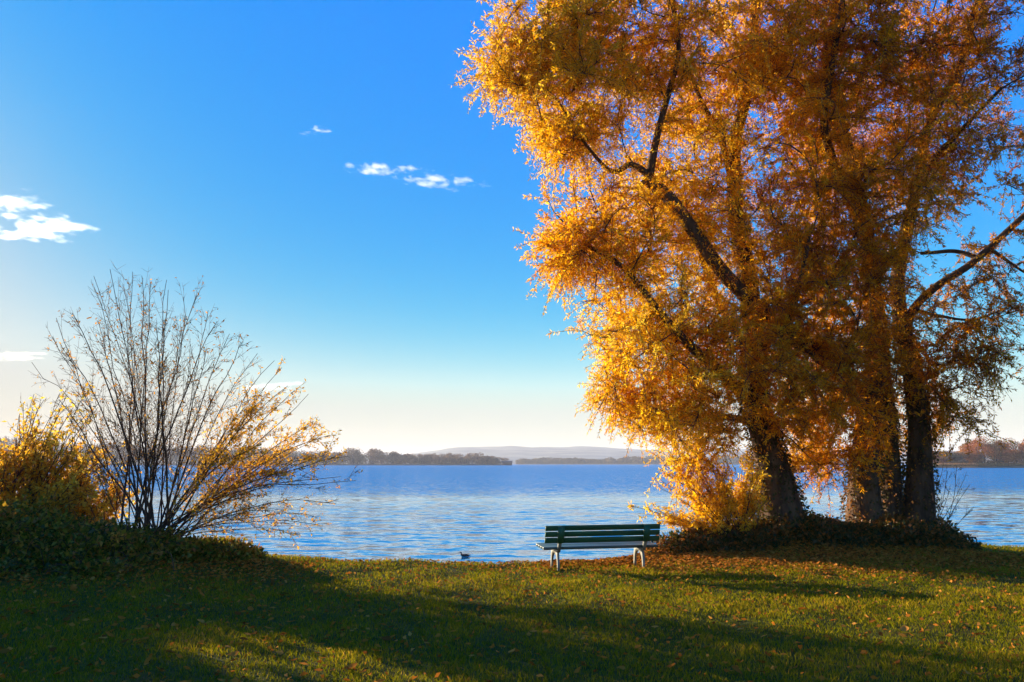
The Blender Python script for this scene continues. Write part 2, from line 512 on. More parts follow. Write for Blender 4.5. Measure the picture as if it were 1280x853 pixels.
# ------------------------------------------------------------------ leaf clouds
def leaves(P, D, Lr, Wr, rgen, flop=0.35):
    """rhombic folded leaves: base points P, axis D, length and width ranges"""
    n = len(P)
    D = D / (np.linalg.norm(D, axis=1)[:, None] + 1e-9)
    rnd = rgen.normal(size=(n, 3))
    S = np.cross(D, rnd); S /= np.linalg.norm(S, axis=1)[:, None] + 1e-9
    Nn = np.cross(D, S)
    ln = rgen.uniform(*Lr, n)[:, None]; wd = rgen.uniform(*Wr, n)[:, None]
    fold = rgen.uniform(-flop, flop, n)[:, None]
    mid = P + D * ln * 0.45
    a = mid + S * wd * 0.5 + Nn * fold * wd
    b = mid - S * wd * 0.5 + Nn * fold * wd
    tip = P + D * ln + Nn * rgen.uniform(-0.25, 0.25, n)[:, None] * ln
    Vv = np.stack([P, a, tip, b], 1).reshape(-1, 3)
    Ff = np.arange(n * 4).reshape(-1, 4)
    return Vv, Ff


def bez(p0, p1, p2, n):
    t = np.linspace(0, 1, n)[:, None]
    return (1 - t) ** 2 * p0 + 2 * t * (1 - t) * p1 + t ** 2 * p2


def smooth_line(pts, n):
    """Catmull-Rom through points"""
    P = np.array(pts, float)
    P = np.vstack([2 * P[0] - P[1], P, 2 * P[-1] - P[-2]])
    out = []
    segs = len(P) - 3
    for i in range(segs):
        p0, p1, p2, p3 = P[i:i + 4]
        m = max(2, n // segs)
        t = np.linspace(0, 1, m, endpoint=(i == segs - 1))[:, None]
        out.append(0.5 * ((2 * p1) + (-p0 + p2) * t + (2 * p0 - 5 * p1 + 4 * p2 - p3) * t ** 2 + (-p0 + 3 * p1 - 3 * p2 + p3) * t ** 3))
    return np.vstack(out)


def willow(name, label, base, limbs, blobs, mat, leaf_len, twigs_per, leaves_per, seed, tone_of, droop=0.7, trunk_ivy=None):
    rg = np.random.default_rng(seed)
    root = empty(name, base)
    tag(root, label, 'tree')
    nodes, ntan, shoots, shoot_t = [], [], [], []
    for k, (pts, r0, r1, is_trunk) in enumerate(limbs):
        L_ = smooth_line(pts, 10 * (len(pts) - 1))
        m = len(L_)
        wob = np.stack([vnoise(L_ + s * 9.1, 0.9, seed + s) for s in range(3)], 1) * 0.085
        wob *= np.linspace(0, 1, m)[:, None]
        L_ = L_ + wob
        t = np.linspace(0, 1, m)
        r = r0 + (r1 - r0) * t ** 0.8
        if is_trunk:
            r = r * (1 + 0.45 * np.exp(-t * 9))
            r = r * (1 + 0.06 * vnoise(L_, 2.0, seed))
        mb = MB(); mb.tube(L_, r, 16 if is_trunk else 9)
        mb.build('trunk' if is_trunk else 'limb', M_BARK, root, True)
        T = np.gradient(L_, axis=0); T /= np.linalg.norm(T, axis=1)[:, None]
        s0 = int(m * (0.38 if is_trunk else 0.2))
        nodes.append(L_[s0:]); ntan.append(T[s0:])
        if k not in (6, 7, 8, 9):
            s1 = int(m * (0.27 if seed == 9 else 0.27)) if is_trunk else s0
            shoots.append(L_[s1:]); shoot_t.append(T[s1:])
    nodes = np.vstack(nodes); ntan = np.vstack(ntan)
    shoots = np.vstack(shoots); shoot_t = np.vstack(shoot_t)
    # boughs grow to points spread through the crown
    tg = []
    for (px, py, rx, ry, Y, rY, n) in blobs:
        c = at(px, py, Y); sx = rx * Y / FPX; sz = ry * Y / FPX
        d = rg.normal(size=(n, 3)); d /= np.linalg.norm(d, axis=1)[:, None]
        d *= rg.uniform(0.05, 1, n)[:, None] ** 0.45
        tg.append(c + d * np.array((sx, rY, sz)))
    tg = np.vstack(tg)
    d0 = np.array([np.min(np.linalg.norm(nodes - p, axis=1)) for p in tg])
    tg = tg[np.argsort(d0)]
    tw = MB()
    leafP, leafD, leafT = [], [], []
    for p in tg:
        v = p - nodes
        dist = np.linalg.norm(v, axis=1)
        cosang = (v * ntan).sum(1) / (dist + 1e-6)
        cost = dist * (1.35 - 0.35 * cosang) + np.maximum(0, nodes[:, 2] - p[2]) * 0.25
        i = int(np.argmin(cost)); d = dist[i]
        if d < 0.15: continue
        q = nodes[i]
        ctrl = q + ntan[i] * d * 0.35 + (p - q) * 0.25 + np.array((0, 0, 0.18 * d))
        n = max(4, int(d / 0.25) + 2)
        B = bez(q, ctrl, p, n)
        B[1:-1] += rg.normal(size=(n - 2, 3)) * 0.02 * d
        rr = np.linspace(0.010 + 0.011 * d, 0.005, n)
        tw.tube(B, rr, 6 if d > 1.3 else 4, cap=False)
        T = np.gradient(B, axis=0); T /= np.linalg.norm(T, axis=1)[:, None] + 1e-9
        nodes = np.vstack([nodes, B[1:]]); ntan = np.vstack([ntan, T[1:]])
        # twigs with leaves
        for _ in range(twigs_per):
            s = int(rg.integers(n // 3, n))
            L1 = rg.uniform(0.3, 0.8)
            dr = T[s] * 0.55 + rg.normal(size=3) * 0.75 + np.array((0, 0, 0.22))
            dr /= np.linalg.norm(dr)
            e = B[s] + dr * L1 + np.array((0, 0, -droop * L1 * rg.uniform(0.2, 1.0)))
            W = bez(B[s], B[s] + dr * L1 * 0.6, e, 5)
            tw.tube(W, np.linspace(0.006, 0.0025, 5), 3, cap=False)
            m = max(4, int(rg.normal(leaves_per, leaves_per * 0.3)))
            t = rg.uniform(0.08, 1.0, m)
            x = t * 4; a = np.minimum(x.astype(int), 3); f = (x - a)[:, None]
            lp = W[a] * (1 - f) + W[a + 1] * f
            td = W[4] - W[0]; td /= np.linalg.norm(td)
            ld = td * 0.45 + rg.normal(size=(m, 3)) * 0.65 + np.array((0, 0, -0.2))
            leafP.append(lp + rg.normal(size=(m, 3)) * 0.012); leafD.append(ld)
            leafT.append(np.full(m, rg.normal(0, 0.10)))
    for k in range(0, len(shoots), 1):
        for _ in range(3):
            L1 = rg.uniform(0.25, 0.6)
            dr = rg.normal(size=3); dr -= shoot_t[k] * (dr @ shoot_t[k]); dr /= np.linalg.norm(dr)
            W = bez(shoots[k], shoots[k] + dr * L1 * 0.6, shoots[k] + dr * L1 + np.array((0, 0, -0.3 * L1)), 5)
            tw.tube(W, np.linspace(0.005, 0.002, 5), 3, cap=False)
            m = 22
            a = rg.integers(1, 5, m)
            leafP.append(W[a] + rg.normal(size=(m, 3)) * 0.05); leafD.append(dr * 0.4 + rg.normal(size=(m, 3)) * 0.6 + np.array((0, 0, -0.3)))
            leafT.append(np.full(m, rg.normal(-0.05, 0.12)))
    P = np.vstack(leafP); D = np.vstack(leafD)
    tone = np.clip(tone_of(P) + np.concatenate(leafT) + rg.normal(0, 0.14, len(P)), 0, 1)
    Vv, Ff = leaves(P, D, leaf_len, (leaf_len[0] * 0.30, leaf_len[1] * 0.25), rg)
    tw.build('twigs', M_TWIG, root, True)
    mesh_obj('crown', Vv, Ff, mat, root, False, {'tone': tone})
    print(name, 'leaves', len(P))
    if trunk_ivy:
        ip, idr = [], []
        for (pts, r0, r1, is_trunk), (n, tmax) in zip(limbs, trunk_ivy):
            if not n: continue
            L_ = smooth_line(pts, 10 * (len(pts) - 1)); m = len(L_)
            t = rg.uniform(0, tmax, n) ** 1.0
            x = t * (m - 1); a = np.minimum(x.astype(int), m - 2); f = (x - a)[:, None]
            c = L_[a] * (1 - f) + L_[a + 1] * f
            r = (r0 + (r1 - r0) * t ** 0.8) * (1 + 0.55 * np.exp(-t * 9))
            th = rg.uniform(0, 2 * math.pi, n)
            nrm = np.stack([np.cos(th), np.sin(th), 0 * th], 1)
            ip.append(c + nrm * (r * rg.uniform(0.95, 1.25, n))[:, None])
            idr.append(nrm * 0.6 + rg.normal(size=(n, 3)) * 0.5 + np.array((0, 0, -0.6)))
        ip = np.vstack(ip); idr = np.vstack(idr)
        Vv, Ff = leaves(ip, idr, (0.045, 0.085), (0.025, 0.05), rg)
        tn = np.clip(0.42 + 0.25 * vnoise(ip, 1.6, seed + 5) + rg.normal(0, 0.16, len(ip)), 0, 1)
        mesh_obj('ivy', Vv, Ff, M_IVY, root, False, {'tone': tn})
    return root


# ------------------------------------------------------------------ the two willows
Ya, Yb = 16.4, 16.8
baseA = at(980, 668, Ya); baseA[2] = float(gz(baseA[0], Ya)) - 0.1
limbsA = [
    ([baseA, at(972, 610, Ya), at(958, 555, Ya), at(944, 500, Ya), at(943, 430, Ya - 0.1), at(935, 350, Ya - 0.1), at(922, 270, Ya), at(922, 180, Ya + 0.1), at(940, 95, Ya), at(948, 0, Ya), at(960, -100, Ya)], 0.36, 0.07, True),
    ([at(946, 512, Ya), at(905, 470, Ya - 0.5), at(865, 436, Ya - 0.9), at(836, 404, Ya - 1.2), at(780, 340, Ya - 1.5), at(730, 300, Ya - 1.6)], 0.15, 0.04, False),
    ([at(943, 450, Ya), at(900, 380, Ya + 0.6), at(870, 300, Ya + 1.2), at(830, 240, Ya + 1.6)], 0.12, 0.04, False),
    ([at(922, 260, Ya), at(905, 180, Ya - 0.5), at(882, 130, Ya - 0.8), at(850, 60, Ya - 1.0)], 0.10, 0.035, False),
    ([at(950, 530, Ya), at(900, 520, Ya + 0.8), at(840, 520, Ya + 1.2), at(780, 520, Ya + 1.3)], 0.10, 0.03, False),
    ([at(943, 440, Ya), at(985, 400, Ya - 0.8), at(1000, 350, Ya - 1.4), at(1010, 290, Ya - 1.6)], 0.10, 0.03, False),
]
blobsA = [
    (750, 300, 88, 78, 15.4, 1.6, 75), (705, 320, 40, 34, 15.2, 1.0, 16), (830, 275, 90, 90, 16.6, 2.2, 75), (925, 260, 100, 110, 16.2, 2.2, 80),
    (800, 400, 85, 62, 15.6, 1.6, 55), (835, 470, 88, 70, 16.2, 1.8, 62), (915, 430, 95, 95, 15.8, 1.8, 80), (780, 505, 48, 50, 16.6, 1.0, 26),
    (860, 545, 75, 50, 16.2, 1.4, 45), (985, 470, 70, 95, 15.6, 1.4, 55), (950, 110, 95, 110, 16.2, 2.0, 60), (945, -40, 110, 90, 16.4, 2.0, 40),
    (1000, 330, 60, 90, 15.0, 1.0, 40),
]
toneA = lambda P: np.clip(0.62 + 0.18 * vnoise(P, 0.8, 21) - 0.10 * np.maximum(P[:, 0] - 3.6, 0), 0.08, 0.8)  # leaf tone falls to the right, painting in the crown's shaded side
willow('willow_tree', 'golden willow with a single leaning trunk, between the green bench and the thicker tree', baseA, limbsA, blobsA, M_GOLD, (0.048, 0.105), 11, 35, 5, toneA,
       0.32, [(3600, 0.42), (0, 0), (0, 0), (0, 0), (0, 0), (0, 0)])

baseB = at(1108, 668, Yb); baseB[2] = float(gz(baseB[0], Yb)) - 0.1


def gpt(px, Y):
    p = at(px, 665, Y); p[2] = float(gz(p[0], Y)) - 0.1
    return p


limbsB = [
    ([gpt(1082, Yb - 0.2), at(1080, 600, Yb - 0.2), at(1086, 520, Yb), at(1096, 430, Yb), at(1090, 350, Yb), at(1078, 280, Yb), at(1052, 160, Yb - 0.3), at(1036, 75, Yb - 0.5), at(1048, 0, Yb - 0.6), at(1060, -110, Yb - 0.5)], 0.30, 0.08, True),
    ([gpt(1146, Yb), at(1150, 590, Yb), at(1148, 520, Yb), at(1136, 455, Yb), at(1128, 410, Yb), at(1124, 340, Yb + 0.2), at(1140, 250, Yb + 0.4), at(1165, 160, Yb + 0.5), at(1195, 80, Yb + 0.5), at(1225, 0, Yb + 0.5)], 0.26, 0.07, True),
    ([gpt(1112, Yb + 0.2), at(1114, 600, Yb + 0.2), at(1110, 530, Yb + 0.2), at(1100, 460, Yb + 0.1), at(1097, 400, Yb)], 0.23, 0.14, True),
    ([at(1086, 520, Yb), at(1055, 470, Yb - 0.4), at(1015, 438, Yb - 0.8), at(974, 412, Yb - 1.1), at(925, 365, Yb - 1.3), at(886, 325, Yb - 1.4), at(850, 262, Yb - 1.5), at(810, 218, Yb - 1.6)], 0.20, 0.125, False),
    ([at(812, 221, Yb - 1.6), at(822, 170, Yb - 1.7), at(838, 110, Yb - 1.8), at(846, 60, Yb - 1.8), at(840, -40, Yb - 1.8)], 0.085, 0.04, False),
    ([at(811, 219, Yb - 1.6), at(790, 205, Yb - 1.7), at(765, 212, Yb - 1.8), at(735, 180, Yb - 2.0), at(690, 120, Yb - 2.2)], 0.08, 0.02, False),
    ([at(1131, 418, Yb), at(1142, 388, Yb - 0.2), at(1172, 358, Yb - 0.5), at(1215, 328, Yb - 0.8), at(1255, 292, Yb - 1.0), at(1300, 255, Yb - 1.2), at(1360, 210, Yb - 1.3)], 0.10, 0.05, False),
    ([at(1222, 322, Yb - 0.8), at(1190, 312, Yb - 0.6), at(1150, 318, Yb - 0.5)], 0.055, 0.035, False),
    ([at(1145, 388, Yb - 0.2), at(1175, 396, Yb - 0.6), at(1215, 398, Yb - 0.9), at(1260, 380, Yb - 1.2)], 0.045, 0.015, False),
    ([at(1236, 310, Yb - 0.9), at(1265, 330, Yb - 1.2), at(1290, 345, Yb - 1.5)], 0.045, 0.015, False),
    ([at(1080, 290, Yb), at(1045, 215, Yb - 0.8), at(1030, 150, Yb - 1.5), at(1045, 60, Yb - 1.9), at(1052, -20, Yb - 2.0)], 0.12, 0.05, False),
    ([at(1140, 250, Yb + 0.4), at(1165, 200, Yb - 0.6), at(1205, 160, Yb - 1.2), at(1250, 110, Yb - 1.6)], 0.10, 0.03, False),
    ([at(1052, 160, Yb - 0.3), at(980, 110, Yb + 0.2), at(920, 40, Yb + 0.6), at(880, -30, Yb + 0.8)], 0.10, 0.03, False),
]
blobsB = [
    (715, 105, 105, 92, 14.9, 1.8, 120), (640, 88, 48, 50, 14.7, 1.0, 34), (685, 30, 70, 50, 14.8, 1.2, 40), (780, 30, 100, 80, 15.2, 1.8, 75), (690, 175, 50, 30, 14.8, 1.0, 22),
    (860, 90, 95, 110, 15.6, 1.8, 85), (800, -80, 120, 80, 15.6, 1.8, 45),
    (1010, 70, 110, 130, 15.6, 2.2, 125), (1110, 110, 120, 130, 16.4, 2.6, 150), (1195, 60, 80, 90, 16.8, 2.0, 66),
    (1060, 250, 115, 110, 15.8, 2.0, 130), (1170, 215, 75, 70, 16.4, 1.6, 28), (1245, 200, 60, 70, 16.0, 1.6, 14),
    (1060, 375, 90, 80, 15.6, 1.4, 70), (1035, 480, 60, 75, 16.6, 1.4, 48), (1080, 455, 50, 75, 15.4, 0.8, 26),
    (1200, 385, 60, 60, 16.0, 1.4, 15), (1255, 330, 50, 70, 15.8, 1.4, 9), (1180, 470, 38, 48, 16.6, 0.9, 18), (1160, 530, 30, 40, 17.2, 0.6, 10),
    (1030, 560, 40, 50, 17.2, 0.8, 22), (1085, 530, 36, 46, 15.9, 0.5, 9), (1010, 520, 40, 60, 15.6, 0.6, 16), (1140, 480, 22, 50, 15.9, 0.4, 5), (1065, 580, 34, 30, 15.8, 0.4, 5), (1020, 580, 28, 34, 16.4, 0.5, 7), (1225, 440, 45, 55, 15.7, 1.0, 13), (1182, 430, 30, 40, 15.8, 0.8, 9), (1195, 520, 25, 36, 16.2, 0.6, 7), (1290, 420, 50, 60, 15.8, 1.2, 8),
    (1080, -100, 220, 110, 16.4, 2.8, 100), (1320, 130, 80, 120, 16.2, 2.2, 30),
]
toneB = lambda P: np.clip(0.60 + 0.20 * vnoise(P, 0.75, 31) - 0.06 * (P[:, 0] - 5.0), 0.05, 0.8)  # leaves darken rightward: the crown's self-shadow put into leaf colour
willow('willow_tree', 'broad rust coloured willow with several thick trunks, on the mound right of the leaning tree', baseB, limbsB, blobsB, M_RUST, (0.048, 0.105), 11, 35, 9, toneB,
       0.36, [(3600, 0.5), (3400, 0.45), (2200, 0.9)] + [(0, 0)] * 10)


# ------------------------------------------------------------------ shrubs
def shrub(name, label, base, stems, mat, seed, leaf_len, tone, group=None, bark=M_TWIG, leaf_wid=0.4, single=False):
    """stems: (end point, radius, side twig count, leaves per twig, sag, spread)"""
    rg = np.random.default_rng(seed)
    root = empty(name, base)
    tag(root, label, 'shrub', group)
    sm, tw = MB(), MB()
    LP, LD, LT = [], [], []
    for (e, r, nt, nl, sag, start, *tt) in stems:
        b = base + np.array((rg.normal(0, start), rg.normal(0, start * 0.7), 0)); b[2] = float(gz(b[0], b[1])) - 0.05
        e = np.array(e, float); d = np.linalg.norm(e - b)
        ctrl = b + (e - b) * 0.45 + np.array((0, 0, sag * d)) - np.array(((e[0] - b[0]) * 0.10, 0, 0))
        n = 14
        S = bez(b, ctrl, e, n)
        w = np.stack([vnoise(S + 31 * k + rg.uniform(0, 50), 1.6, seed + k) for k in range(3)], 1) * 0.075
        S += w * np.linspace(0, 1, n)[:, None]
        if single: sm, tw = MB(), MB()
        sm.tube(S, np.linspace(r, 0.003, n) + 0.001, 6, cap=False)
        T = np.gradient(S, axis=0); T /= np.linalg.norm(T, axis=1)[:, None]
        for _ in range(nt):
            u = rg.uniform(0.28, 0.98)
            i = min(n - 2, int(u * (n - 1))); f = u * (n - 1) - i
            q = S[i] * (1 - f) + S[i + 1] * f
            L1 = rg.uniform(0.3, 0.85) * d * 0.26 * (1.25 - u)+0.12
            dr = T[i] + rg.normal(size=3) * 0.42; dr /= np.linalg.norm(dr)
            W = bez(q, q + dr * L1 * 0.5, q + dr * L1 + np.array((0, 0, 0.10 * L1)) + rg.normal(size=3) * 0.05 * L1, 6)
            tw.tube(W, np.linspace(max(0.003, r * 0.30 * (1.2 - u)), 0.0018, 6), 3, cap=False)
            subs = [W]
            for _k in range(4):
                j = int(rg.integers(1, 5)); dr2 = dr + rg.normal(size=3) * 0.55; dr2 /= np.linalg.norm(dr2)
                L2 = L1 * rg.uniform(0.25, 0.5)
                W2 = bez(W[j], W[j] + dr2 * L2 * 0.5, W[j] + dr2 * L2, 6)
                tw.tube(W2, np.linspace(0.003, 0.0015, 6), 3, cap=False)
                subs.append(W2)
            m = rg.poisson(nl)
            for _k in range(m):
                W3 = subs[int(rg.integers(0, len(subs)))]
                j = int(rg.integers(1, 6))
                LP.append(W3[j] + rg.normal(size=3) * 0.012); LD.append(dr * 0.3 + rg.normal(size=3) * 0.8 + np.array((0, 0, -0.3))); LT.append(tt[0] if tt else tone)
        if single:
            sm.V += tw.V; sm.Q += [q + sm.n for q in tw.Q]
            sm.build('stem', bark, root, True)
    if not single:
        sm.build('stems', bark, root, True)
        tw.build('twigs', bark, root, True)
    if LP:
        LP = np.array(LP); LD = np.array(LD)
        Vv, Ff = leaves(LP, LD, leaf_len, (leaf_len[0] * leaf_wid, leaf_len[1] * leaf_wid), rg)
        tn = np.clip(np.array(LT) + 0.15 * vnoise(LP, 1.2, seed + 7) + rg.normal(0, 0.17, len(LP)), 0, 1)
        mesh_obj('foliage', Vv, Ff, mat, root, False, {'tone': tn})
        print(name, 'leaves', len(LP))
    return root


rs = np.random.default_rng(77)
# the tall bare shrub: upright dark stems, leafy low arching ones on its right
Ys = 13.6
bS = at(186, 668, Ys); bS[2] = float(gz(bS[0], Ys))
tips = [(40, 455), (60, 420), (78, 405), (92, 385), (110, 362), (128, 350), (140, 336), (152, 345), (166, 334), (180, 340), (186, 352), (205, 352), (216, 360), (228, 368),
        (245, 372), (262, 385), (268, 395), (285, 420), (300, 428), (318, 445), (340, 452), (120, 400), (150, 400), (195, 400), (235, 410), (170, 440), (210, 450), (90, 450), (255, 440), (65, 500), (80, 520)]
stems = []
for (px, py) in tips:
    stems.append((at(px + rs.normal(0, 5), py + rs.normal(0, 5), Ys + rs.normal(0, 0.75)), rs.uniform(0.008, 0.023), 24, 3.2, 0.03, 0.24, -0.05 if py < 430 else 0.35))
low = [(345, 470), (372, 485), (388, 492), (400, 520), (405, 545), (425, 560), (432, 575), (440, 598), (425, 600), (412, 618), (395, 640), (385, 660), (360, 500), (340, 520), (380, 530), (350, 560), (390, 575), (330, 490), (310, 500), (360, 600), (340, 640), (365, 668), (320, 560), (415, 540)]
for (px, py) in low:
    hang = 0.16 if py > 560 else 0.05
    stems.append((at(px + rs.normal(0, 5), py + rs.normal(0, 5), Ys + rs.normal(0.1, 0.7)), rs.uniform(0.008, 0.016), 24, 18.0 if py < 590 else 7.0, hang, 0.16))
shrub('bare_shrub', 'tall nearly bare shrub with fanning dark stems and few orange leaves', bS, stems, M_AMBER, 3, (0.04, 0.075), 0.5)

# amber shrubs at the far left, running on along the bank
def amber(name, label, px, Y, spread, h, nst, seed, nl=34):
    rg = np.random.default_rng(seed)
    b = at(px, 660, Y); b[2] = float(gz(b[0], Y))
    st_ = []
    for _ in range(nst):
        a = rg.uniform(0, 2 * math.pi); q = rg.uniform(0, 1) ** 0.6
        st_.append((b + np.array((math.cos(a) * q * spread, math.sin(a) * q * spread * 0.7, h * (1 - 0.45 * q * q) * rg.uniform(0.55, 1.0))), rg.uniform(0.010, 0.02), 11, nl, 0.06, 0.35))
    for _ in range(nst // 4):      # long thin shoots above the leafy mass
        a = rg.uniform(0, 2 * math.pi); q = rg.uniform(0, 0.9)
        st_.append((b + np.array((math.cos(a) * q * spread, math.sin(a) * q * spread * 0.7, h * rg.uniform(0.9, 1.14))), rg.uniform(0.008, 0.012), 12, 3.5, 0.03, 0.35))
    return shrub(name, label, b, st_, M_AMBER, seed, (0.06, 0.10), 0.74, leaf_wid=0.5)


amber('leafy_shrub', 'dense amber leaved shrub at the far left behind the brambles', 18, 14.3, 1.75, 2.45, 84, 41, 11)
amber('leafy_shrub', 'smaller amber leaved shrub between the far left shrub and the bare fanning stems', 92, 14.6, 1.1, 1.95, 40, 42, 11)
amber('leafy_shrub', 'tall loose amber shrub just past the left edge of the picture, behind the brambles', -235, 13.6, 1.7, 3.6, 70, 43, 22)
amber('leafy_shrub', 'second tall amber shrub past the left edge, beyond the first one', -430, 12.4, 1.8, 3.4, 65, 44, 24)

# willow suckers left of the leaning trunk
bW = at(925, 668, 15.9); bW[2] = float(gz(bW[0], 15.9))
stems = []
for _ in range(62):
    a = rs.uniform(-1.35, 0.75); q = rs.uniform(0.45, 1.0)
    L_ = 1.95 * q
    stems.append((bW + np.array((math.sin(a) * L_ * (1.12 if a < 0 else 0.7), rs.normal(0, 0.4), max(0.12, math.cos(a) * L_ * 1.0 + 0.1))), rs.uniform(0.007, 0.012), 12, 17, 0.07, 0.16))
shrub('willow_shrub', 'low golden shrub of thin radiating shoots at the foot of the leaning trunk', bW, stems, M_GOLD, 51, (0.06, 0.10), 0.66, leaf_wid=0.3)
# slender shoots right of the trunks
bR = at(1172, 672, 16.4); bR[2] = float(gz(bR[0], 16.4))
stems = [(at(px, py, 16.4 + rs.normal(0, 0.2)), 0.006, 5, 0.8, 0.02, 0.10) for px, py in [(1165, 585), (1178, 580), (1186, 590), (1196, 588), (1205, 600), (1213, 612), (1172, 600), (1190, 615), (1158, 600), (1222, 635)]]
shrub('sapling_shoots', 'thin bare upright shoots beside the right-hand trunk at the water', bR, stems, M_IVY, 61, (0.04, 0.07), 0.4, single=True)


# ------------------------------------------------------------------ brambles and ivy on the ground
def thicket(name, label, cat, blobs, mat, seed, leaf, tone, n_stem):
    """blobs: x, y, rx, ry, height, leaf count: low domes of leaves over arching stems"""
    rg = np.random.default_rng(seed)
    x0, y0 = blobs[0][0], blobs[0][1]
    root = empty(name, (x0, y0, float(gz(x0, y0))))
    tag(root, label, cat)
    LP, LD = [], []
    sm = MB()
    for (x, y, rx, ry, h, n) in blobs:
        d = rg.normal(size=(n, 3)); d /= np.linalg.norm(d, axis=1)[:, None]
        d[:, 2] = np.abs(d[:, 2])
        q = rg.uniform(0.12, 1, n) ** 0.40
        lump = 1 + 0.55 * vnoise(d * np.array((rx, ry, h)) + np.array((x, y, 0)), 1.5, seed)
        P = d * (q * lump)[:, None] * np.array((rx, ry, h))
        P[:, 0] += x; P[:, 1] += y
        P[:, 2] += gz(P[:, 0], P[:, 1])
        keep = P[:, 1] < shore(P[:, 0]) + 0.5
        P = P[keep]; dd = d[keep]
        LP.append(P); LD.append(dd * 0.7 + rg.normal(size=P.shape) * 0.7 + np.array((0, 0, -0.15)))
        for _ in range(n_stem):
            a = rg.uniform(0, 6.28); L_ = rg.uniform(0.5, 1.0)
            p0 = np.array((x + rg.normal(0, rx * 0.35), y + rg.normal(0, ry * 0.35), 0.0)); p0[2] = float(gz(p0[0], p0[1])) - 0.03
            p2 = p0 + np.array((math.cos(a) * rx * 0.6 * L_, math.sin(a) * ry * 0.6 * L_, h * rg.uniform(0.3, 0.95)))
            sm.tube(bez(p0, (p0 + p2) / 2 + np.array((0, 0, h * 0.55)), p2, 8), np.linspace(0.008, 0.003, 8), 4, cap=False)
    for (x, y, rx, ry, h, n) in blobs:
        for _ in range(int(16 * rx)):
            a = rg.uniform(0, 6.28); q = rg.uniform(0.3, 1.0)
            p0 = np.array((x + math.cos(a) * rx * q * 0.8, y + math.sin(a) * ry * q * 0.8, 0.0)); p0[2] = float(gz(p0[0], p0[1])) + h * 0.5
            if p0[1] > shore(p0[0]): continue
            out_ = np.array((math.cos(a), math.sin(a) * 0.7, 0)) * rg.uniform(0.1, 0.5)
            p2 = p0 + out_ + np.array((0, 0, rg.uniform(-0.3, 0.42) * max(h, 0.4)))
            W = bez(p0, p0 + out_ * 0.4 + np.array((0, 0, 0.32 * max(h, 0.45))), p2, 8)
            sm.tube(W, np.linspace(0.005, 0.002, 8), 4, cap=False)
            m = int(rg.integers(10, 26)); k = rg.integers(2, 8, m)
            LP.append(W[k] + rg.normal(size=(m, 3)) * 0.035); LD.append(rg.normal(size=(m, 3)) + np.array((0, 0, -0.2)))
    LP = np.vstack(LP); LD = np.vstack(LD)
    Vv, Ff = leaves(LP, LD, leaf, (leaf[0] * 0.7, leaf[1] * 0.6), rg)
    tn = np.clip(tone + 0.26 * vnoise(LP, 1.4, seed + 2) + rg.normal(0, 0.27, len(LP)), 0, 1)
    sm.build('vines', M_TWIG, root, True)
    mesh_obj('foliage', Vv, Ff, mat, root, False, {'tone': tn})
    return root


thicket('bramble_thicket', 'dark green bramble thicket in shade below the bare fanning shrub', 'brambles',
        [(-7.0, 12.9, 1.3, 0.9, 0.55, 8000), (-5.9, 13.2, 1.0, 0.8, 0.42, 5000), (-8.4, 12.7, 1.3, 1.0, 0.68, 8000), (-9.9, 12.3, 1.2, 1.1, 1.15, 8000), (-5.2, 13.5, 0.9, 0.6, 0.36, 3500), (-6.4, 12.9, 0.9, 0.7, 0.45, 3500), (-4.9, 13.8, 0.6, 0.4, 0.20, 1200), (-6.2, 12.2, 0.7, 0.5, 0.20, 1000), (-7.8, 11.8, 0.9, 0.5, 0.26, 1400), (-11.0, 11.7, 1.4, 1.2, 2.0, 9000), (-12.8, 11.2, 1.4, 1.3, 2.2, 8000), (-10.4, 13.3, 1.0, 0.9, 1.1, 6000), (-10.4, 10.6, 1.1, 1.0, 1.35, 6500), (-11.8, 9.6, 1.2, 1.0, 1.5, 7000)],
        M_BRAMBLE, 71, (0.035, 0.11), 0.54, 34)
thicket('ivy_mound', 'dark ivy and dead leaves heaped round the feet of both willows', 'ivy',
        [(6.3, 16.0, 1.5, 0.8, 0.42, 7500), (4.6, 15.8, 1.2, 0.6, 0.36, 5000), (7.5, 16.1, 1.15, 0.7, 0.40, 5500), (3.6, 15.7, 0.7, 0.4, 0.26, 2600), (8.55, 16.1, 0.5, 0.4, 0.24, 1300), (8.6, 16.3, 0.25, 0.25, 0.55, 500)],
        M_IVY, 72, (0.035, 0.11), 0.46, 30)


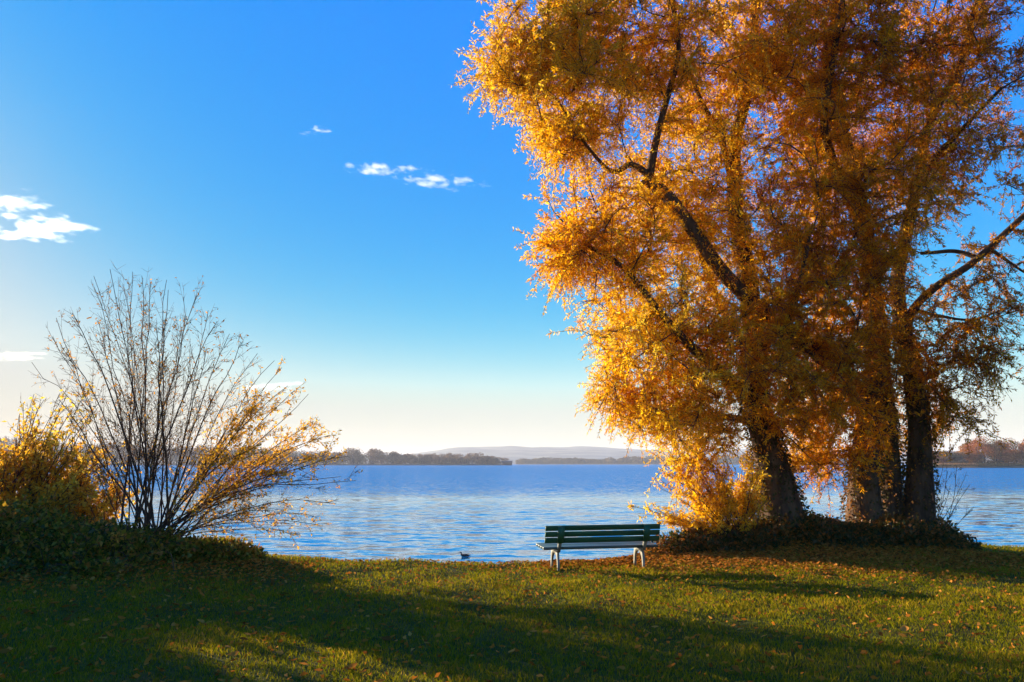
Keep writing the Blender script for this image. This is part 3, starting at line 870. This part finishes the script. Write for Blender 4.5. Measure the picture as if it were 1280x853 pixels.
# ------------------------------------------------------------------ park bench
def make_bench():
    a = R(13)
    loc = (1.44, 13.70)
    root = empty('park_bench', (loc[0], loc[1], float(gz(*loc))), a)
    tag(root, 'green slatted park bench facing the lake, seen from behind on pale cast legs', 'bench')
    hl = 0.99
    # local: x along the bench, y towards the lake, z up; rear legs near y=-0.22
    back = MB()
    tl = R(14)
    for k in range(3):
        z = 0.50 + 0.098 * k
        back.box((0, -0.235 - (z - 0.44) * math.tan(tl), z), (2 * hl, 0.032, 0.084), tl, 0.006)
    back.build('backrest', M_BENCH, root, raw=True)
    seat = MB()
    for k, (y, z) in enumerate([(-0.13, 0.368), (0.005, 0.372), (0.14, 0.380), (0.27, 0.386)]):
        seat.box((0, y, z), (2 * hl, 0.122, 0.045), R(2), 0.006)
    seat.build('seat', M_SEAT, root, raw=True)
    for sx in (-0.74, 0.74):
        leg = MB()
        n = 15
        th = np.linspace(0, math.pi, n)
        inner = [(0.03 - 0.165 * math.cos(t), 0.02 + 0.26 * math.sin(t) ** 0.8) for t in th]
        outer = []
        for k, t in enumerate(th):
            c = -math.cos(t)
            y = 0.03 + 0.202 * np.sign(c) * min(1, abs(c) * 1.05) ** 0.45 + (0.02 * (1 - math.sin(t)) * np.sign(c))
            z = 0.342 if 0.25 < k / (n - 1) < 0.75 else 0.342 * min(1.0, (min(k, n - 1 - k) / (0.25 * (n - 1))))
            outer.append((y, z - (0.0 if k not in (0, n - 1) else 0.03)))
        leg.strip_prism(inner, outer, sx - 0.015, sx + 0.015)
        lg = leg.build('leg', M_IRON, root, raw=True)
        up = MB()
        pr = lambda z, o: (-0.258 - (z - 0.44) * math.tan(tl) + o, z)
        up.prism([pr(0.30, 0.02), pr(0.30, 0.07), pr(0.44, 0.045), pr(0.735, 0.0), pr(0.735, -0.03), pr(0.44, -0.03)], sx - 0.022, sx + 0.022)
        up.build('back_post', M_IRON, root, raw=True)
        pl = MB()
        pl.prism([pr(0.455, -0.032), pr(0.455, -0.046), pr(0.735, -0.046), pr(0.735, -0.032)], sx - 0.055, sx + 0.055)
        pl.build('back_plate', M_BENCH, root, raw=True)
    return root


make_bench()


# ------------------------------------------------------------------ the water bird
def make_duck():
    p = at(581, 695, 21.0)
    root = empty('water_bird', (p[0], p[1], WATER_Z), 0.0)
    root.scale = (0.78, 0.74, 0.62)
    tag(root, 'small dark water bird swimming left near the lawn edge', 'bird')
    mb = MB()
    # one continuous sweep from tail over the back, up the neck, to the head
    P = [(0.20, 0, 0.055), (0.16, 0, 0.045), (0.10, 0, 0.04), (0.02, 0, 0.035), (-0.05, 0, 0.035), (-0.095, 0, 0.05), (-0.115, 0, 0.085), (-0.118, 0, 0.125), (-0.128, 0, 0.155), (-0.150, 0, 0.165), (-0.175, 0, 0.160)]
    rr = [(0.006, 0.005), (0.030, 0.018), (0.052, 0.040), (0.065, 0.052), (0.058, 0.050), (0.040, 0.042), (0.024, 0.026), (0.019, 0.021), (0.021, 0.022), (0.021, 0.020), (0.012, 0.011)]
    L_ = smooth_line(P, 40)
    r = np.array(rr); ti = np.linspace(0, len(rr) - 1, len(L_))
    r2 = np.stack([np.interp(ti, np.arange(len(rr)), r[:, k]) for k in range(2)], 1)
    mb.tube(L_, r2, 12)
    mb.build('body', M_DUCK, root, True, raw=True)
    b = MB(); b.tube([(-0.180, 0, 0.160), (-0.20, 0, 0.156), (-0.225, 0, 0.152)], [0.009, 0.006, 0.002], 8)
    b.build('bill', M_BILL, root, True, raw=True)
    return root


make_duck()


# ------------------------------------------------------------------ far shore trees
def crown_mesh(name, h, w, n, seed, leaf, lobes=7):
    rg = np.random.default_rng(seed)
    P = []
    for _ in range(lobes):
        c = np.array((rg.normal(0, w * 0.20), rg.normal(0, w * 0.20), h * rg.uniform(0.22, 0.80)))
        d = rg.normal(size=(n // lobes, 3)); d /= np.linalg.norm(d, axis=1)[:, None]
        s = rg.uniform(0.7, 1.1)
        P.append(c + d * (rg.uniform(0.1, 1, len(d)) ** 0.35)[:, None] * np.array((w * 0.30 * s, w * 0.30 * s, h * 0.22 * s)))
    P = np.vstack(P)
    D = rg.normal(size=P.shape)
    Vv, Ff = leaves(P, D, (leaf * 0.7, leaf * 1.3), (leaf * 0.5, leaf * 0.9), rg)
    return Vv, Ff, np.clip(0.5 + 0.25 * vnoise(P, 2.0 / w, seed) + rg.normal(0, 0.15, len(P)), 0, 1)


M_FOL = {
    'russet': leaf_mat('russet far foliage', [(0, (0.18, 0.055, 0.015)), (0.6, (0.44, 0.14, 0.03)), (1, (0.56, 0.21, 0.045))], 0.25, 0.0),
    'orange': leaf_mat('orange far foliage', [(0, (0.20, 0.08, 0.02)), (0.6, (0.42, 0.17, 0.03)), (1, (0.50, 0.26, 0.05))], 0.25, 0.0),
    'olive': leaf_mat('olive far foliage', [(0, (0.08, 0.06, 0.02)), (0.6, (0.19, 0.13, 0.035)), (1, (0.32, 0.20, 0.05))], 0.25, 0.0),
    'grey': leaf_mat('grey brown far foliage', [(0, (0.10, 0.062, 0.034)), (0.6, (0.22, 0.13, 0.06)), (1, (0.34, 0.19, 0.075))], 0.2, 0.0),
}
far = [(1188, 22, 'grey', 15, 'grey brown bare tree on the far right shore, nearest the willow'),
       (1206, 26, 'orange', 13, 'bright orange tree on the far right shore among brown ones'),
       (1220, 30, 'grey', 12, 'grey brown tree between the orange and the tall round russet one across the water'),
       (1231, 38, 'russet', 15, 'tall round russet tree on the far right shore'),
       (1246, 34, 'olive', 12, 'dark olive tree right of the tall round russet one across the water'),
       (1254, 27, 'orange', 12, 'low yellowish tree before darker crowns on the far right shore'),
       (1271, 37, 'russet', 18, 'broad russet tree at the right edge across the water'),
       (1292, 35, 'russet', 16, 'russet tree just past the picture edge on the far right shore'),
       (1310, 34, 'olive', 15, 'olive tree past the picture edge on the far right shore'),
       (1172, 20, 'russet', 14, 'small russet tree on the far right shore half behind the willow')]
for k, (px, hp, kind, w, lab) in enumerate(far):
    Y = 445 + (k % 3) * 9
    x = px_x(px, Y); h = hp * Y / FPX * 1.04
    root = empty('far_tree', (x, Y, 0.3))
    tag(root, lab, 'tree', 'autumn trees on the far right shore')
    t = MB()
    t.tube([(0, 0, -0.5), (0.1, 0, h * 0.3), (0.2, 0.1, h * 0.75)], [0.45, 0.32, 0.08], 7)
    for q in range(4):
        an = q * 1.6 + k
        t.tube([(0.1, 0, h * (0.3 + 0.07 * q)), (math.cos(an) * w * 0.16, math.sin(an) * w * 0.16, h * (0.5 + 0.06 * q)), (math.cos(an) * w * 0.28, math.sin(an) * w * 0.28, h * (0.62 + 0.06 * q))], [0.2, 0.12, 0.04], 5)
    t.build('trunk', M_BARK, root, True, raw=True)
    Vv, Ff, tn = crown_mesh('c', h, w * 1.1, 5200, 300 + k, 0.6, 10)
    o = mesh_obj('crown', Vv, Ff, M_FOL[kind], None, False, {'tone': tn}); o.parent = root

# low scrub and reeds along that shore
rg = np.random.default_rng(5)
n = 9000
P = np.stack([rg.uniform(px_x(1160, 432), px_x(1340, 432), n), rg.uniform(428, 436, n), np.full(n, 0.0)], 1)
D = np.stack([rg.normal(0, 0.15, n), rg.normal(0, 0.15, n), np.ones(n)], 1)
Vv, Ff = leaves(P, D, (1.0, 2.2), (0.10, 0.25), rg)
M_REED = leaf_mat('dry reed', [(0, (0.22, 0.11, 0.04)), (1, (0.42, 0.24, 0.09))], 0.2, 0.0)
tag(mesh_obj('reed_bed', Vv, Ff, M_REED, None, False, {'tone': rg.uniform(0, 1, n)}), kind='stuff')
n = 7000
P = np.stack([rg.uniform(px_x(1155, 470), px_x(1345, 470), n), rg.uniform(455, 480, n), rg.uniform(0.2, 6.5, n) * rg.uniform(0.3, 1, n)], 1)
Vv, Ff = leaves(P, rg.normal(size=P.shape), (0.5, 1.1), (0.4, 0.8), rg)
tag(mesh_obj('far_undergrowth', Vv, Ff, M_FOL['grey'], None, False, {'tone': np.clip(0.35 + 0.3 * vnoise(P, 0.15, 8) + rg.normal(0, 0.1, n), 0, 1)}), kind='stuff')


def far_wood(name, spec, seed, mat, leaf):
    """a wood far away that reads as one mass"""
    rg = np.random.default_rng(seed)
    Vs, Fs, Ts, nv = [], [], [], 0
    for (px, top, Y, w) in spec:
        h = (HOR - top) * Y / FPX + CAMZ
        Vv, Ff, tn = crown_mesh('c', h * 1.08, w * 1.7, 800, int(rg.integers(1e6)), leaf, 5)
        low = rg.normal(size=(260, 3)) * np.array((w * 0.35, w * 0.2, 0)) + np.array((0, -w * 0.2, 0)); low[:, 2] = rg.uniform(0, h * 0.55, 260)
        V2, F2 = leaves(low, rg.normal(size=low.shape), (leaf * 0.8, leaf * 1.5), (leaf * 0.6, leaf), rg)
        Vv = np.vstack([Vv, V2]); Ff = np.vstack([Ff, F2 + len(Ff) * 4]); tn = np.concatenate([tn, rg.uniform(0, 0.6, 260)])
        Vv = Vv + np.array((px_x(px, Y), Y, 0.0))
        sh = rg.normal(0, 0.13)
        Vs.append(Vv); Fs.append(Ff + nv); Ts.append(np.clip(tn + sh, 0, 1)); nv += len(Vv)
    return tag(mesh_obj(name, np.vstack(Vs), np.vstack(Fs), mat, None, False, {'tone': np.concatenate(Ts)}), kind='stuff')


rg = np.random.default_rng(9)
spec = []
for px in np.arange(-120, 624, 5.2):
    top = np.interp(px, [-120, 0, 180, 330, 380, 420, 440, 470, 500, 520, 560, 600, 612, 622], [552, 548, 556, 560, 563, 565, 561, 562, 567, 568, 567, 569, 570, 571]) + rg.normal(0, 1.1)
    Y = 1010 + rg.uniform(0, 60)
    spec.append((px + rg.normal(0, 1.5), top, Y, rg.uniform(9, 15)))
far_wood('far_wood', spec, 10, M_FOL['grey'], 1.3)
spec = []
for px in np.arange(652, 1080, 5.0):
    top = np.interp(px, [652, 660, 700, 735, 745, 760, 775, 790, 820, 1080], [574, 573.5, 573, 573.5, 575.5, 573.5, 572, 571, 571, 568]) + rg.normal(0, 0.7)
    spec.append((px + rg.normal(0, 1.5), top, 1720 + rg.uniform(0, 70), rg.uniform(13, 20)))
far_wood('far_wood', spec, 11, M_FOL['olive'], 2.0)

# boathouse at the tip of the wooded point
bh = empty('boathouse', (px_x(634, 1005), 1005, 0.0))
tag(bh, 'low dark boathouse at the tip of the wooded point across the lake', 'boathouse')
w = MB(); w.box((0, 0, 1.2), (12, 6, 3.6), 0, 0.05); w.build('wall', simple_mat('dark boards', (0.03, 0.03, 0.03), (0.05, 0.045, 0.04), 2), bh, raw=True)
r_ = MB(); r_.prism([(-3.8, 3.0), (0, 4.9), (3.8, 3.0), (3.8, 2.8), (-3.8, 2.8)], -6.6, 6.6); r_.build('roof', simple_mat('slate roof', (0.06, 0.055, 0.05), (0.09, 0.08, 0.07), 2), bh, raw=True)

# ------------------------------------------------------------------ lawn grass, fallen leaves
rg = np.random.default_rng(21)


def scatter(n, y0, y1, p=1.0):
    """points over the visible lawn, density falling with distance as p says"""
    u = rg.uniform(0, 1, n)
    y = y0 + (y1 - y0) * u ** p
    x = rg.uniform(-1, 1, n) * (0.69 * y + 2.5)
    return x, y


xg, yg = scatter(420000, 4.6, 18.2, 1.35)
ok = (yg < shore(xg) + 0.12)
for mx, my, rx, ry, h in MOUNDS:
    q = ((xg - mx) / (rx * 1.05)) ** 2 + ((yg - my + 0.2) / (ry * 0.9)) ** 2
    ok &= (q > 0.75) | (rg.uniform(0, 1, len(xg)) < 0.12)
xg, yg = xg[ok], yg[ok]
n = len(xg)
P = np.stack([xg, yg, gz(xg, yg) - 0.004], 1)
cl = vnoise(P * np.array((1, 1, 0)), 1.3, 12); cl2 = vnoise(P * np.array((1, 1, 0)), 4.0, 13)
hgt = np.clip(0.035 + 0.012 * cl + 0.013 * cl2 + rg.normal(0, 0.012, n), 0.010, 0.10)
edge = np.clip(1 - np.abs(shore(xg) - yg) / 0.5, 0, 1)
hgt *= 1 + 0.25 * edge
wd = rg.uniform(0.0035, 0.0075, n) * (1 + np.clip((yg - 7) / 10, 0, 1))
a = rg.uniform(0, 2 * math.pi, n)
S = np.stack([np.cos(a), np.sin(a), 0 * a], 1)
a2 = rg.uniform(0, 2 * math.pi, n)
lean = np.stack([np.cos(a2), np.sin(a2), 0 * a2], 1) * (hgt * rg.uniform(0.1, 0.9, n))[:, None]
up = np.array((0, 0, 1.0))
m1 = P + up * (hgt * 0.55)[:, None] + lean * 0.30
tip = P + up * hgt[:, None] + lean
Vv = np.stack([P - S * wd[:, None] / 2, P + S * wd[:, None] / 2, m1 + S * wd[:, None] * 0.4, tip, m1 - S * wd[:, None] * 0.4], 1).reshape(-1, 3)
Ff = np.arange(n * 5).reshape(-1, 5)
near_tree = np.exp(-(((xg - 5.5) / 5.0) ** 2 + ((yg - 15.5) / 1.8) ** 2))
tone = np.clip(0.55 + 0.15 * cl + 0.12 * cl2 + rg.normal(0, 0.18, n) + 0.25 * near_tree, 0, 1)
tag(mesh_obj('lawn_grass', Vv, Ff, M_GRASS, None, False, {'tone': tone}), kind='stuff')


def leaf_shape(size, rg):
    """one curled broad leaf, 6 quads"""
    xs_ = np.array([0, 0.18, 0.45, 0.75, 1.0]); ws = np.array([0.02, 0.30, 0.38, 0.24, 0.01])
    cu = rg.uniform(0.05, 0.35); cv = rg.uniform(0.1, 0.5)
    V = []
    for x, w_ in zip(xs_, ws):
        z = cu * (x - 0.5) ** 2 * 2
        V += [(x - 0.5, -w_, z + cv * w_), (x - 0.5, 0, z), (x - 0.5, w_, z + cv * w_)]
    V = np.array(V) * size
    F = []
    for i in range(4):
        for j in range(2):
            F.append((i * 3 + j, i * 3 + j + 1, i * 3 + j + 4, i * 3 + j + 3))
    return V, np.array(F)


# litter: thousands of small willow leaves, thick under the trees
n = 14000
x1, y1 = scatter(5500, 5.0, 16.5, 0.9)
x2 = rg.normal(5.6, 3.6, n); y2 = 15.6 - np.abs(rg.normal(0, 1.25, n))
x3 = rg.uniform(0.5, 4.2, 1500); y3 = shore(x3) - np.abs(rg.normal(0.1, 0.45, 1500))
x4 = rg.uniform(-9.5, -3.2, 2600); y4 = 12.6 - np.abs(rg.normal(0, 0.9, 2600)) + 0.16 * (x4 + 9)
xl = np.concatenate([x1, x2, x3, x4]); yl = np.concatenate([y1, y2, y3, y4])
ok = yl < shore(xl) + 0.1
xl, yl = xl[ok], yl[ok]; n = len(xl)
P = np.stack([xl, yl, gz(xl, yl) + rg.uniform(0.015, 0.045, n)], 1)
an = rg.uniform(0, 6.28, n)
D = np.stack([np.cos(an), np.sin(an), rg.normal(0, 0.25, n)], 1)
Vv, Ff = leaves(P, D, (0.04, 0.09), (0.018, 0.045), rg)
tag(mesh_obj('leaf_litter', Vv, Ff, M_LITTER, None, False, {'tone': rg.uniform(0, 1, n)}), kind='stuff')

# single broad leaves on the near lawn
protos = []
for k in range(6):
    Vv, Ff = leaf_shape(0.10, rg)
    me_o = mesh_obj('fallen_leaf', Vv, Ff, M_LITTER, None, True, {'tone': np.full(len(Ff), [0.05, 0.2, 0.35, 0.5, 0.7, 0.9][k])})
    protos.append(me_o)
spots = []
while len(spots) < 150:
    y = rg.uniform(6.2, 12.2); x = rg.uniform(-0.66 * y, 0.62 * y)
    dens = 1.0 if x < -1.0 else 0.28
    if rg.uniform() < dens: spots.append((x, y))
for k, (x, y) in enumerate(spots):
    o = protos[k] if k < 6 else protos[k % 6].copy()
    if k >= 6: COL.objects.link(o)
    o.location = (x, y, float(gz(x, y)) + 0.035)
    o.rotation_euler = (rg.normal(0, 0.3), rg.normal(0, 0.3), rg.uniform(0, 6.28))
    s = rg.uniform(0.6, 1.25); o.scale = (s, s, s)
    tag(o, 'dry brown fallen leaf lying on the near lawn', 'leaf', 'fallen leaves on the near lawn')


# ------------------------------------------------------------------ clouds and air
def cloud(px, py, Y, wpx, hpx, dens, scale, label, seed, tilt=0.0):
    c = at(px, py, Y)
    bm = MB()
    n, k = 16, 24
    th = np.linspace(0.02, math.pi - 0.02, n)
    P = np.stack([-np.cos(th), 0 * th, 0 * th], 1)
    bm.tube(P, np.sin(th), k)
    s = Y / FPX
    mat = cloud_mat('cloud vapour', scale, dens, (1, 0.12, max(0.55, hpx / wpx * 3.2)))
    mat.node_tree.nodes['Mapping'].inputs['Location'].default_value = (seed * 3.7, seed * 1.3, 0)
    o = bm.build('cloud', mat, None, True)
    o.location = c; o.scale = (wpx * s / 2, wpx * s / 9, hpx * s / 2); o.rotation_euler = (0, tilt, 0)
    return tag(o, label, 'cloud', kind='structure')


for args in [(42, 285, 3000, 240, 62, 0.018, 4.6, 'bright white cloud at the left edge, the lower larger one', 1, 0.05),
             (18, 253, 3000, 170, 44, 0.018, 4.2, 'small white cloud above the larger one at the left edge', 2, -0.02),
             (395, 164, 3000, 60, 28, 0.03, 3.4, 'tiny lone puff of cloud high in the sky', 3, 0.1),
             (484, 211, 3000, 165, 30, 0.022, 7.0, 'left half of the thin cloud streak in the middle of the sky', 4, 0.06),
             (556, 226, 3000, 165, 34, 0.022, 7.0, 'right half of the thin cloud streak near the golden crown', 5, 0.06),
             (345, 484, 5200, 150, 26, 0.005, 4.0, 'faint low wisp of cloud behind the bare shrub', 6, -0.03),
             (20, 446, 5200, 170, 24, 0.005, 4.0, 'faint low wisp of cloud above the amber shrub', 7, 0.0)]:
    cloud(*args)

HTOP = 118.0
hz = MB()
V = np.array([(x, y, z) for z in (WATER_Z - 4.0, HTOP) for y in (-400, 9800) for x in (-9300, 9300)], float)
Q = [(0, 2, 3, 1), (4, 5, 7, 6), (0, 1, 5, 4), (2, 6, 7, 3), (0, 4, 6, 2), (1, 3, 7, 5)]
hz.add(V, Q)
m, N, L, out = new_mat('haze air')
pv = N.new('ShaderNodeVolumePrincipled')
pv.inputs['Color'].default_value = (0.97, 0.95, 0.90, 1)
pv.inputs['Density'].default_value = 1.25e-4
pv.inputs['Anisotropy'].default_value = 0.1
L.new(pv.outputs[0], out.inputs['Volume'])
tag(hz.build('haze', m), kind='stuff')
